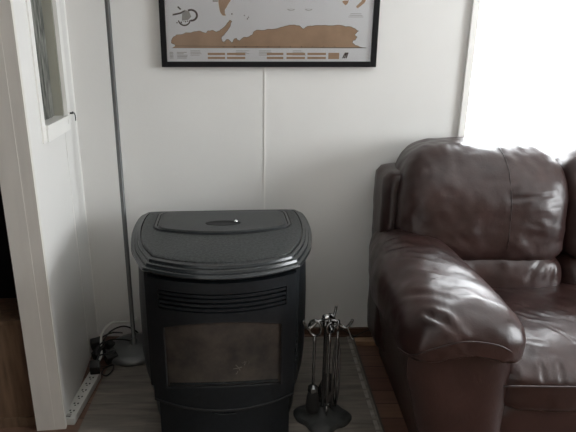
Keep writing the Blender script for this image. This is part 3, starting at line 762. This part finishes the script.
def cushion_set(x0, x1, seed):
    cx = (x0+x1)/2; hw = (x1-x0)/2
    # back cushion: plump, leaning back, rolled top edge
    def bf(w, q):
        z = w.z; y = w.y
        w.x = (hw+.003)*math.copysign(abs(q.x)**.72, q.x)
        if q.z < 0: w.z = -.205*abs(q.z)**.7
        if q.z > 0: w.x *= 1-(.16 if (q.x < 0 and cx < .9) or (q.x > 0 and cx > 1.9) else .03)*q.z**2.6
        y += .045*q.z + .075*max(0, q.z)**2.2    # leans back and rolls over at the top
        if q.z > 0: w.x = w.x*(1-.012*q.z**3)   # shoulders come in
        if q.y < 0: y -= .030*(1-q.x**2)*(1-q.z**2)
        z2 = w.z + .016*(1-q.x**2)*max(0, q.z)
        return Vector((w.x, y, z2))
    vf = sbox((cx, -.27, .757), (hw+.003, .125, .205), 5.2, 96, fn=bf)
    T = .985
    F = []
    def X(u): return lerp(x0, x1, u)
    for (u, dz, du) in ((.06, .10, .05), (.12, .08, .05), (.20, .05, .03), (.27, .055, .015), (.40, .035, .01), (.62, .03, -.01), (.75, .05, -.01), (.84, .06, -.03), (.91, .09, -.05)):
        F.append(((X(u), -.30, T-.01), (X(u+du*.9), -.365, T-dz), .0065, .008))
        F.append(((X(u), -.22, T+.005), (X(u), -.32, T-.012), .0055, .009))
    F += [((X(.02), -.37, .70), (X(.30), -.40, .60), .006, .012), ((X(.25), -.42, .66), (X(.42), -.41, .58), .006, .010), ((X(.35), -.42, .69), (X(.52), -.41, .58), .005, .009),
          ((X(.62), -.42, .66), (X(.78), -.41, .58), .005, .010), ((X(.60), -.41, .80), (X(.93), -.40, .82), .004, .008), ((X(.60), -.41, .77), (X(.90), -.40, .765), .003, .007),
          ((X(.70), -.42, .72), (X(.95), -.39, .66), .004, .010), ((X(.60), -.42, .85), (X(.90), -.38, .90), .003, .009)]
    o = sput(creased('back_cushion', vf, sf, F, .006, seed))
    # vertical seam
    seam = []
    me = o.data
    xs_ = X(.60)
    for z in frange(.62, .965, 22):
        best = min((v for v in me.vertices if abs(v.co.z-z) < .012 and v.co.y < -.26), key=lambda v: abs(v.co.x-xs_)+abs(v.co.z-z))
        seam.append(Vector((xs_+.006*math.sin((z-.6)*8), best.co.y-.0005, z)))
    MB().tube(seam, .0011, 6).build('seam', M['piping'], o, True)
    # lumbar bolster below the crease
    vf = sbox((cx, -.325, .482), (hw+.003, .135, .105), 3.6, 84, fn=lambda w, q: Vector(((hw+.003)*math.copysign(abs(q.x)**.75, q.x), w.y+.02*q.z, w.z + .012*(1-q.x**2)*max(0, q.z))))
    F = [((X(.05), -.42, .58), (X(.20), -.455, .52), .005, .009), ((X(.33), -.43, .585), (X(.38), -.455, .55), .005, .007), ((X(.45), -.43, .59), (X(.50), -.46, .545), .004, .008),
         ((X(.85), -.43, .58), (X(.74), -.455, .51), .004, .010), ((X(.93), -.43, .58), (X(.88), -.455, .50), .005, .010), ((X(.6), -.43, .59), (X(.62), -.455, .56), .004, .007)]
    sput(creased('lumbar_cushion', vf, sf, F, .006, seed+3))
def seat(x0, x1, seed):
    cx = (x0+x1)/2; hw = (x1-x0)/2
    def X(u): return lerp(x0, x1, u)
    vf = sbox((cx, -.655, .375), (hw+.002, .315, .090), 5.5, 110, fn=lambda w, q: Vector((w.x, w.y, w.z + (.018*(1-q.x**2)*(1-q.y**2) - .032*max(0, (-q.y-.25)/.75)**2)*max(0, q.z))))
    R_ = random.Random(seed); F = []
    for i in range(34):
        u = R_.uniform(.02, .95); y = R_.uniform(-.93, -.55); L_ = R_.uniform(.06, .16); a = math.radians(R_.uniform(-65, -20))
        F.append(((X(u), y, .475), (X(u)+L_*math.cos(a), y+L_*math.sin(a), .47), R_.uniform(.0015, .0032), R_.uniform(.005, .008)))
    for i in range(12):
        u = (i+.5)/12+R_.uniform(-.03, .03)
        F.append(((X(u), -.90, .465), (X(u)+R_.uniform(-.02, .02), -.965, .41), .004, .007))
    o = sput(creased('seat_cushion', vf, sf, F, .006, seed))
    MB().tube([(X(u), -.9715+.002*math.cos(u*9), .405) for u in frange(.02, .98, 30)], .003, 6).build('piping', M['piping'], o, True)
xm = 1.435
cushion_set(.548, 1.168, 11)
cushion_set(1.168, 1.702, 23)
cushion_set(1.702, 2.322, 31)
seat(.690, 1.435, 5); seat(1.435, 2.180, 6)
tag(sf, 'dark brown leather sofa with puffy arms and back cushions under the window', 'sofa')

# ------------------------------------------------------------------ daylight
w = bpy.data.worlds.new('World'); bpy.context.scene.world = w; w.use_nodes = True
bg = w.node_tree.nodes['Background']; bg.inputs['Color'].default_value = (.93, .97, 1.0, 1); bg.inputs['Strength'].default_value = 9.0
def portal(name, loc, rot, sx, sy):
    l = bpy.data.lights.new(name, 'AREA'); l.shape = 'RECTANGLE'; l.size = sx; l.size_y = sy; l.cycles.is_portal = True
    o = bpy.data.objects.new(name, l); C.objects.link(o); o.location = loc; o.rotation_euler = rot
portal('daylight_back', ((WX0+WX1)/2, .14, (WZ0+WZ1)/2), (-PI/2, 0, 0), WX1-WX0, WZ1-WZ0)
portal('daylight_right', (RX+.14, (RY0+RY1)/2, (RZ0+RZ1)/2), (0, PI/2, 0), RZ1-RZ0, RY1-RY0)

# ------------------------------------------------------------------ camera
cam = bpy.data.cameras.new('camera'); co = bpy.data.objects.new('camera', cam); C.objects.link(co)
cam.sensor_width = 36; cam.lens = 533/576*36; cam.shift_x = 31/576
co.location = (0, -2.275, 1.33); co.rotation_euler = (PI/2 - math.radians(17.6), 0, 0)
cam.clip_start = .05
s = bpy.context.scene; s.camera = co
s.view_settings.view_transform = 'Standard'; s.view_settings.look = 'None'; s.view_settings.gamma = 1; s.view_settings.use_curve_mapping = False
s.view_settings.exposure = 1.38
